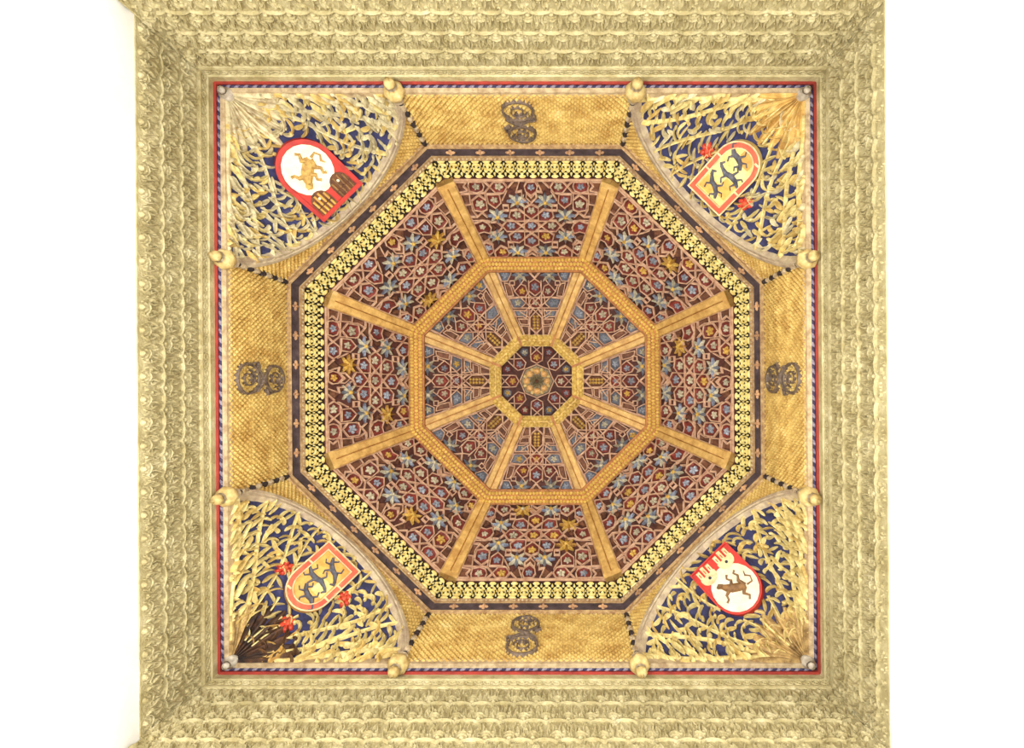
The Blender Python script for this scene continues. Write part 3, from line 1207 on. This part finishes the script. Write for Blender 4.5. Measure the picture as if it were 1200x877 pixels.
def rot(p, i):
    a = PI / 4 * i
    return (p[0] * math.cos(a) - p[1] * math.sin(a), p[0] * math.sin(a) + p[1] * math.cos(a))


low_cells, low_lines, low_stars = [], [], []        # in (u,w)


def lowpt(p):
    return trace_lower(*p)


ax_u = 0.0
for i in range(8):
    hexp = [(0, 1.41), (1, 2.41), (1, 3.5), (0, 4.15), (-1, 3.5), (-1, 2.41)]
    low_cells.append(([lowpt(wz(*rot(p, i))) for p in hexp], 'petal'))
    low_lines.append([lowpt(wz(*rot(p, i))) for p in ((1, -3.5), (1, 3.5))])
    low_lines.append([lowpt(wz(*rot(p, i))) for p in ((-1, 3.5), (0, 4.15), (1, 3.5))])
    s_ = rot((2, 4.83), i)
    low_stars.append((lowpt(wz(*s_)), None))
low_cells.append(([lowpt(wz(*rot((1.0, 0.4), i))) for i in range(8)], 'petal'))
axis_u = lowpt((AX, 380))[0]
half_cells = {
    'h1': [(325, 108), (345, 78), (462, 62), (466, 128), (400, 178), (340, 150)],
    'h2': [(520, 95), (562, 118), (582, 196), (545, 216), (485, 188), (480, 125)],
    'h3': [(490, 308), (550, 325), (612, 308), (632, 345), (650, 405), (612, 412), (550, 436), (498, 406), (472, 360)],
    'h4': [(490, 545), (545, 528), (620, 540), (632, 635), (555, 690), (486, 640)],
    'h5': [(400, 562), (466, 612), (472, 698), (345, 700), (337, 615)],
    'h6': [(296, 716), (378, 716), (430, 775), (384, 826), (290, 826), (256, 772)],
    'h7': [(506, 740), (570, 716), (634, 732), (652, 780), (636, 826), (502, 826), (490, 776)],
}
brown_cells = {
    'r1': [(650, 602), (712, 592), (740, 700), (650, 704)],
    'r2': [(662, 738), (752, 722), (780, 822), (664, 822), (700, 780)],
    'c1': [(500, 262), (560, 228), (606, 300), (548, 296)],
    'c2': [(408, 372), (458, 322), (462, 360), (462, 405)],
    'c3': [(490, 440), (544, 448), (655, 440), (668, 470), (600, 480), (540, 500)],
    'c4': [(600, 500), (668, 482), (700, 582), (645, 590)],
    'n1': [(482, 70), (560, 62), (566, 105), (520, 88)],
    's1': [(118, 660), (160, 716), (122, 735)],
    's2': [(132, 742), (178, 722), (232, 772), (180, 822), (130, 826)],
}
axis_cells = {'h8': [(57, 690), (112, 732), (124, 780), (100, 826), (14, 826), (-10, 780), (2, 732)],
              'v1': [(57, 622), (108, 670), (104, 715), (57, 668), (10, 715), (6, 670)],
              'v0': [(57, 150), (4, 108), (-10, 70), (57, 105), (124, 70), (110, 108)]}


def mir(p):
    return (2 * axis_u - p[0], p[1])


extra_lines = [[(350, 368), (400, 325), (466, 310)], [(350, 368), (410, 420), (466, 416)], [(480, 190), (522, 242), (590, 200)],
               [(522, 242), (466, 306)], [(480, 420), (545, 440), (655, 440)], [(545, 512), (486, 560)], [(500, 470), (545, 512), (600, 470), (682, 470)],
               [(600, 478), (640, 545), (640, 600), (712, 590)], [(320, 640), (266, 728)], [(110, 730), (170, 718), (120, 828)], [(240, 770), (180, 828)],
               [(430, 775), (490, 712), (490, 640)], [(430, 775), (484, 828)], [(490, 710), (646, 708), (646, 828)], [(57, 610), (116, 668), (110, 730)],
               [(57, 165), (-10, 100)], [(57, 165), (132, 105), (150, 62)], [(268, 164), (322, 164), (322, 215), (268, 215), (268, 164)],
               [(268, 535), (322, 535), (322, 585), (268, 585), (268, 535)], [(466, 62), (478, 125)], [(322, 108), (270, 130)],
               [(345, 700), (296, 716)], [(560, 62), (806, 832)], [(-10, 836), (806, 836)], [(57, 50), (560, 50)]]
for nm, poly in half_cells.items():
    q = [lowpt(p) for p in poly]
    for r in (q, [mir(p) for p in q]):
        low_cells.append((r, 'petal'))
        low_lines.append(r + [r[0]])
for nm, poly in brown_cells.items():
    q = [lowpt(p) for p in poly]
    for r in (q, [mir(p) for p in q]):
        low_cells.append((r, 'brown'))
        if nm[0] == 'r':
            low_lines.append(r + [r[0]])
for nm, poly in axis_cells.items():
    q = [lowpt(p) for p in poly]
    low_cells.append((q, 'petal' if nm == 'h8' else 'brown'))
    low_lines.append(q + [q[0]])
for ln_ in extra_lines:
    q = [lowpt(p) for p in ln_]
    low_lines.append(q)
    low_lines.append([mir(p) for p in q])

# ---- pattern of the upper panels (upper half of the left panel, mirrored)
up_cells, up_lines, up_stars = [], [], []
axis_v = trace_upper(368, 459)[0]


def mirv(p):
    return (2 * axis_v - p[0], p[1])


uh = {'NW': ([(215, 350), (275, 300), (318, 335), (320, 384), (290, 402), (232, 386)], 'petal'),
      'N': ([(335, 255), (410, 285), (410, 348), (370, 386), (325, 345)], 'blue'),
      'NE': ([(430, 290), (480, 310), (480, 358), (496, 384), (432, 396)], 'blue'),
      'E2': ([(500, 325), (540, 340), (545, 400), (502, 400)], 'brown'),
      'E3': ([(555, 345), (630, 370), (630, 400), (562, 402)], 'brown'),
      'h': ([(100, 168), (192, 202), (190, 248), (130, 276), (98, 250)], 'blue'),
      'g': ([(206, 222), (316, 246), (310, 290), (240, 274), (212, 252)], 'brown'),
      't': ([(420, 440), (440, 412), (462, 412)], 'brown')}
for nm, (poly, kd) in uh.items():
    q = [trace_upper(*p) for p in poly]
    for r in (q, [mirv(p) for p in q]):
        up_cells.append((r, kd))
        up_lines.append(r + [r[0]])
for poly, kd in (([(172, 459), (205, 414), (272, 412), (312, 459), (272, 506), (205, 504)], 'petal'),
                 ([(335, 425), (368, 412), (402, 425), (412, 459), (402, 492), (368, 505), (335, 492), (324, 459)], 'petal'),
                 ([(440, 459), (490, 414), (570, 412), (612, 459), (570, 506), (490, 504)], 'gold'),
                 ([(96, 410), (160, 459), (96, 508)], 'brown')):
    q = [trace_upper(*p) for p in poly]
    up_cells.append((q, kd))
    up_lines.append(q + [q[0]])
for ln_ in [[(190, 410), (632, 408)], [(325, 330), (325, 459)], [(411, 285), (411, 459)], [(290, 400), (324, 430), (440, 545)],
            [(320, 388), (368, 386), (440, 459)], [(172, 459), (96, 395)], [(215, 350), (172, 380)], [(190, 265), (222, 262), (224, 300), (188, 300), (190, 265)],
            [(275, 300), (224, 282)], [(324, 250), (324, 340)], [(612, 459), (635, 440)], [(490, 408), (440, 340)], [(570, 410), (632, 470)],
            [(96, 160), (640, 352)]]:
    q = [trace_upper(*p) for p in ln_]
    up_lines.append(q)
    up_lines.append([mirv(p) for p in q])
q = trace_upper(142, 345)
up_stars = [(q, None), (mirv(q), None)]


def lath(b, sf, pts, wid, h, h0, clip):
    for i in range(len(pts) - 1):
        (x0, y0), (x1, y1) = pts[i], pts[i + 1]
        l = math.hypot(x1 - x0, y1 - y0)
        if l < 1e-3:
            continue
        dx, dy = (x1 - x0) / l, (y1 - y0) / l
        e = wid * .4
        x0, y0, x1, y1 = x0 - dx * e, y0 - dy * e, x1 + dx * e, y1 + dy * e
        if not (clip(x0, y0) and clip(x1, y1)):
            # shorten to the panel
            k0 = [t / 20 for t in range(21) if clip(x0 + (x1 - x0) * t / 20, y0 + (y1 - y0) * t / 20)]
            if len(k0) < 2:
                continue
            a, c = min(k0), max(k0)
            x0, y0, x1, y1 = x0 + (x1 - x0) * a, y0 + (y1 - y0) * a, x0 + (x1 - x0) * c, y0 + (y1 - y0) * c
        nx, ny = -dy * wid / 2, dx * wid / 2
        lo = [sf(x0 + nx, y0 + ny, h0), sf(x0 - nx, y0 - ny, h0), sf(x1 - nx, y1 - ny, h0), sf(x1 + nx, y1 + ny, h0)]
        f_ = .62
        hi = [sf(x0 + nx * f_, y0 + ny * f_, h), sf(x0 - nx * f_, y0 - ny * f_, h), sf(x1 - nx * f_, y1 - ny * f_, h), sf(x1 + nx * f_, y1 + ny * f_, h)]
        b.hexa(lo, hi)


def star_mesh(sf, c, r, ang):
    b = MB()
    n = 8
    vs_ = [sf(c[0], c[1], 0.085)]
    for i in range(16):
        a = ang + PI * i / 8
        rr = r if i % 2 == 0 else r * .50
        vs_.append(sf(c[0] + rr * math.cos(a), c[1] + rr * math.sin(a), 0.055 if i % 2 == 0 else 0.008))
    for i in range(16):
        a = ang + PI * i / 8
        rr = r if i % 2 == 0 else r * .50
        vs_.append(sf(c[0] + rr * math.cos(a), c[1] + rr * math.sin(a), 0.0))
    fs = []
    for i in range(16):
        j = (i + 1) % 16
        fs += [(0, 1 + i, 1 + j), (1 + i, 17 + i, 17 + j, 1 + j)]
    b.add(vs_, fs)
    b.m = [((q // 2 + 1) // 2) % 2 for q in range(len(fs))]  # pale and dull petals by turns: lit and dark carving imitated in colour
    return b


def coffer(sf, root, poly, kind, rnd):
    c = centroid(poly)
    sz = min(math.hypot(p[0] - c[0], p[1] - c[1]) for p in poly)
    b = MB()
    outer, inner = inset(poly, .86), inset(poly, .66)
    n = len(poly)
    A = [sf(p[0], p[1], .034) for p in outer]
    B = [sf(p[0], p[1], .006) for p in inner]
    fs = [tuple(range(n, 2 * n))]
    for i in range(n):
        j = (i + 1) % n
        fs.append((i, j, n + j, n + i))
    b.add(A + B, fs)
    cm = {'petal': 'coffer_red', 'brown': 'coffer_brown', 'blue': 'coffer_blue', 'gold': 'coffer_brown'}[kind]
    cf_ = b.build('coffer', cm, root)
    if kind == 'brown':
        return
    b = MB()
    a0 = rnd.uniform(0, 3)
    if kind == 'gold':
        lx = max(abs(p[1] - c[1]) for p in poly) * .62
        for t in (-1, -.5, 0, .5, 1):
            for sx in (-1, 1):
                b.blob(sf, c[0] + sx * sz * .22, c[1] + t * lx * .9, sz * .20, sz * .20, 0, .05, .004, n=6)
        b.build('bud', 'bud_gold', cf_)
        return
    for i in range(5):
        a = a0 + 2 * PI * i / 5
        b.blob(sf, c[0] + sz * .31 * math.cos(a), c[1] + sz * .31 * math.sin(a), sz * .30, sz * .20, a, .046, .004, n=6)
    b.blob(sf, c[0], c[1], sz * .15, sz * .15, 0, .06, .004, n=6)
    b.build('bud', rnd.choice(['bud_blue', 'bud_blue', 'bud_white', 'bud_gold', 'bud_white']), cf_)


def dome_panel(k, tier):
    if tier == 'lower':
        a0, z0, a1, z1, L = LA0, LZ0, LA1, LZ1, ll
        cells, lines, stars, ax = low_cells, low_lines, low_stars, axis_u
        wid, sr = 0.021, 0.17
        lab = 'lower dome panel of red star lattice %s' % between(k)
    else:
        a0, z0, a1, z1, L = UA0, UZ0, UA1, UZ1, ul
        cells, lines, stars, ax = up_cells, up_lines, up_stars, axis_v
        wid, sr = 0.021, 0.18
        lab = 'upper dome panel with a long gold coffer, %s' % between(k)
    sf, _ = plane(k, a0, ZZ(z0), a1, ZZ(z1))
    root = thing('%s_dome_panel' % tier, lab, 'panel', sf(0, L / 2, 0), '%s dome panels' % tier)
    rnd = random.Random(k * 5 + (0 if tier == 'lower' else 100))

    def clip(u, w):
        f = w / L
        return -0.005 <= f <= 1.005 and abs(u) <= (a0 + (a1 - a0) * f) * T22 - 0.12
    b = MB()
    b.slab(sf, [(-a0 * T22, 0), (a0 * T22, 0), (a1 * T22, L), (-a1 * T22, L)], -0.04, 0.0)
    b.build('board', 'coffer_ground', root)
    fix = lambda p: (p[0] - ax, p[1])
    b = MB()
    for ln_ in lines:
        lath(b, sf, [fix(p) for p in ln_], wid, 0.042, 0.0, clip)
    # framing laths beside the beams and edges
    e = 0.158 if tier == 'lower' else 0.135
    fr = [(-a0 * T22 + e, 0.02), (a0 * T22 - e, 0.02), (a1 * T22 - e, L - 0.02), (-a1 * T22 + e, L - 0.02)]
    lath(b, sf, fr + [fr[0]], wid, 0.042, 0.0, lambda u, w: True)
    b.build('lathwork', 'lath_wood', root)
    for poly, kd in cells:
        q = [fix(p) for p in poly]
        c = centroid(q)
        if not clip(*c):
            continue
        coffer(sf, root, q, kd, rnd)
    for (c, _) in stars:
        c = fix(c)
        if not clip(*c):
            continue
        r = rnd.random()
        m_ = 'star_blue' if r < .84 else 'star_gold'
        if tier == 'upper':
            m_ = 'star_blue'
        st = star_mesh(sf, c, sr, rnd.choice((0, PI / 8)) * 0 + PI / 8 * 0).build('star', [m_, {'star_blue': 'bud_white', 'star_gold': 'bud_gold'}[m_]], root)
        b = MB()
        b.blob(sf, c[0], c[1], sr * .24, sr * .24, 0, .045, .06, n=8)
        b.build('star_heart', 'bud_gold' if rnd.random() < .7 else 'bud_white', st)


for k in range(8):
    dome_panel(k, 'lower')
for k in range(8):
    dome_panel(k, 'upper')


for k in range(8):
    oct_bar(k, FA1 + .004, ZZ(FZ1) - .012, FA1 - .03, ZZ(FZ1) - .008, 0.03, 'black_fillet', 'black_ground', cf)


# ------------------------------------------------------------------ hip beams
def hip(k, a0, z0, a1, z1, w0, w1, drop, tier):
    """beam along the edge between sectors k and k+1"""
    p0 = Vector(sec(k, a0, a0 * T22, ZZ(z0)))
    p1 = Vector(sec(k, a1, a1 * T22, ZZ(z1)))
    ang = PI / 4 * (k + .5)
    side = Vector((-math.sin(ang), math.cos(ang), 0))
    d = (p1 - p0).normalized()
    nrm = d.cross(side).normalized()
    if nrm.z > 0:
        nrm = -nrm
    root = thing('%s_hip_beam' % tier, 'gilded %s dome rib %s' % (tier, vertex_words(k)), 'beam', tuple(p0), '%s dome ribs' % tier)

    def pt(f, x, h):
        return tuple(p0 + (p1 - p0) * f + side * x + nrm * h)
    for sx in (-1, 1):
        b = MB()

        def prof(f):
            hw = (w0 + (w1 - w0) * f) / 2
            return [pt(f, sx * .006, -.05), pt(f, sx * .006, drop - .012), pt(f, sx * .016, drop), pt(f, sx * (hw - .018), drop),
                    pt(f, sx * hw, drop - .02), pt(f, sx * hw, -.05)]
        for i in range(6):
            b.hexa(prof(i / 6), prof((i + 1) / 6))
        b.build('half_beam', 'beam_gold', root)
    b = MB()
    q = [pt(0, -.006, -.05), pt(0, .006, -.05), pt(0, .006, drop - .03), pt(0, -.006, drop - .03)]
    q2 = [pt(1, -.006, -.05), pt(1, .006, -.05), pt(1, .006, drop - .03), pt(1, -.006, drop - .03)]
    b.hexa(q, q2)
    b.build('groove', 'beam_orange', root)
    if tier == 'lower':
        b = MB()
        f = .05
        for sx in (-1, 1):
            pass
        hw = w0 / 2 + .004
        b.hexa([pt(0.0, -hw, -.05), pt(0.0, hw, -.05), pt(0.0, hw, drop + .004), pt(0.0, -hw, drop + .004)],
               [pt(f, -hw, -.05), pt(f, hw, -.05), pt(f, hw, drop + .004), pt(f, -hw, drop + .004)])
        b.build('foot_block', 'beam_gold', root)


for k in range(8):
    hip(k, LA0 + (LA1 - LA0) * .012, LZ0 + (LZ1 - LZ0) * .012, LA1, LZ1, 0.275, 0.235, 0.13, 'lower')
for k in range(8):
    hip(k, UA0, UZ0, UA1, UZ1, 0.235, 0.205, 0.12, 'upper')

# ------------------------------------------------------------------ gilded octagonal rings
mr = thing('beaded_ring', 'wide octagonal ring of three gilded beaded strands between lower and upper dome', 'ring', (0, 0, ZZ(1.58)))
MA0, MZ0, MA1, MZ1 = AP(146.5, 1.578), 1.578, AP(131.5, 1.585), 1.585
for k in range(8):
    sg, sf, L = oct_bar(k, MA0, ZZ(MZ0), MA1, ZZ(MZ1), 0.16, 'ring_segment', 'beam_orange', mr)
    for j in range(3):
        wj = L * (j + .5) / 3
        ap = MA0 + (MA1 - MA0) * (j + .5) / 3
        hu = ap * T22
        N = int(2 * hu / 0.062)
        b = MB()
        for i in range(N):
            u = (i + .5 - N / 2) * 2 * hu / N
            b.blob(sf, u, wj, hu / N * 1.0, L / 6.5, 0, 0.045, 0.0, n=7)
        b.build('beaded_strand', 'bead_gold', sg, smooth=True)
    # dark fillets beside the ring
for k in range(8):
    oct_bar(k, MA0 + .03, ZZ(MZ0) + .03, MA0, ZZ(MZ0) + .03, 0.10, 'outer_fillet', 'beam_orange', mr)
    oct_bar(k, MA1, ZZ(MZ1) + .02, MA1 - .025, ZZ(MZ1) + .02, 0.06, 'inner_fillet', 'beam_orange', mr)

sr_ = thing('gilded_ring', 'small octagonal ring of lumpy gilded carving around the crown', 'ring', (0, 0, ZZ(1.69)))
SA0, SA1, SZ = AP(55, 1.682), AP(41.5, 1.682), 1.682
rnd = random.Random(5)
for k in range(8):
    sg, sf, L = oct_bar(k, SA0, ZZ(SZ), SA1, ZZ(SZ) + .012, 0.14, 'ring_segment', 'ring_gold', sr_)
    b = MB()
    for j in range(2):
        wj = L * (j + .5) / 2
        hu = (SA0 - (SA0 - SA1) * (j + .5) / 2) * T22 - .03
        N = 7
        for i in range(N):
            u = (i + .5 - N / 2) * 2 * hu / N
            b.blob(sf, u + rnd.uniform(-.008, .008), wj, .056 + rnd.uniform(-.008, .006), .052, rnd.uniform(0, 3), .05, 0, n=7)
    b.build('carved_lumps', 'ring_gold', sg, smooth=True)
    b = MB()
    u = SA0 * T22
    b.slab(lambda x, y, h: sec(k, y, x, ZZ(SZ) - h), [(u - .02, SA0 + .01), (u + .03, SA0 - .0), (SA1 * T22 + .025, SA1 - .01), (SA1 * T22 - .02, SA1)], -.10, .012)
    b.build('joint', 'beam_orange', sr_)

# ------------------------------------------------------------------ crown of the dome
cp = thing('crown_panel', 'octagonal crown panel of small red coffers around the central rosette boss', 'panel', (0, 0, ZZ(1.705)))
CZ = ZZ(1.708)
CA = AP(43, 1.708)


def cs_(u, w, h=0.0):
    return (u, w, CZ - h)


b = MB()
b.slab(cs_, [(CA / math.cos(PI / 8) * math.cos(PI / 8 + PI / 4 * i), CA / math.cos(PI / 8) * math.sin(PI / 8 + PI / 4 * i)) for i in range(8)], -.05, 0)
b.build('board', 'coffer_ground', cp)
pm = 1.708 / PX * S / 7.973         # metres per traced unit
laths = MB()
allc = lambda u, w: math.hypot(u, w) < CA * 1.02
rnd = random.Random(9)
for i in range(8):
    a = PI / 4 * i

    def R(x, y):
        x, y = x * pm, y * pm
        return (x * math.cos(a) - y * math.sin(a), x * math.sin(a) + y * math.cos(a))
    # octagon edge with corners on the axes
    e0, e1 = R(158, 0), R(158 * math.cos(PI / 4), 158 * math.sin(PI / 4))
    lath(laths, cs_, [e0, e1], .024, .05, 0, allc)
    hx = [(168, 0), (196, 52), (246, 56), (298, 0), (246, -56), (196, -52)]
    hp = [R(*p) for p in hx]
    lath(laths, cs_, hp + [hp[0]], .024, .05, 0, allc)
    lath(laths, cs_, [R(246, 56), R(330, 56)], .024, .05, 0, allc)
    lath(laths, cs_, [R(246, -56), R(330, -56)], .024, .05, 0, allc)
    lath(laths, cs_, [R(298, 0), R(340, -45)], .024, .05, 0, allc)
    lath(laths, cs_, [R(298, 0), R(340, 45)], .024, .05, 0, allc)
    coffer(cs_, cp, hp, 'petal', rnd)
    a = PI / 4 * i + PI / 8
    hx = [(248, 0), (270, 36), (318, 44), (345, 0), (318, -44), (270, -36)]
    hp = [R(*p) for p in hx]
    coffer(cs_, cp, hp, 'blue' if i % 2 else 'petal', rnd)
laths.build('lathwork', 'lath_wood', cp)

bs = thing('rosette_boss', 'round carved rosette boss of peach knobs at the very crown', 'boss', (0, 0, CZ))
b = MB()
r8 = 146 * pm
b.slab(cs_, [(r8 * math.cos(PI / 4 * i), r8 * math.sin(PI / 4 * i)) for i in range(8)], 0, .03)
b.build('boss_plate', 'boss_green', bs)
for i in range(8):
    a = PI / 4 * i + PI / 2
    b = MB()
    b.blob(cs_, 95 * pm * math.cos(a), 95 * pm * math.sin(a), 32 * pm, 32 * pm, 0, .06, .03, n=10, rings=3)
    b.build('knob', 'boss_peach', bs, smooth=True)
    a += PI / 8
    b = MB()
    b.blob(cs_, 116 * pm * math.cos(a), 116 * pm * math.sin(a), 20 * pm, 16 * pm, a, .045, .03, n=8)
    b.build('small_knob', 'finial_gold', bs, smooth=True)
for i in range(12):
    a = PI / 6 * i
    b = MB()
    b.blob(cs_, 42 * pm * math.cos(a), 42 * pm * math.sin(a), 26 * pm, 12 * pm, a, .06, .03, n=8)
    b.build('petal', 'boss_green', bs)
b = MB()
b.blob(cs_, 0, 0, 18 * pm, 18 * pm, 0, .09, .03, n=10, rings=3)
b.build('heart', 'coffer_brown', bs, smooth=True)
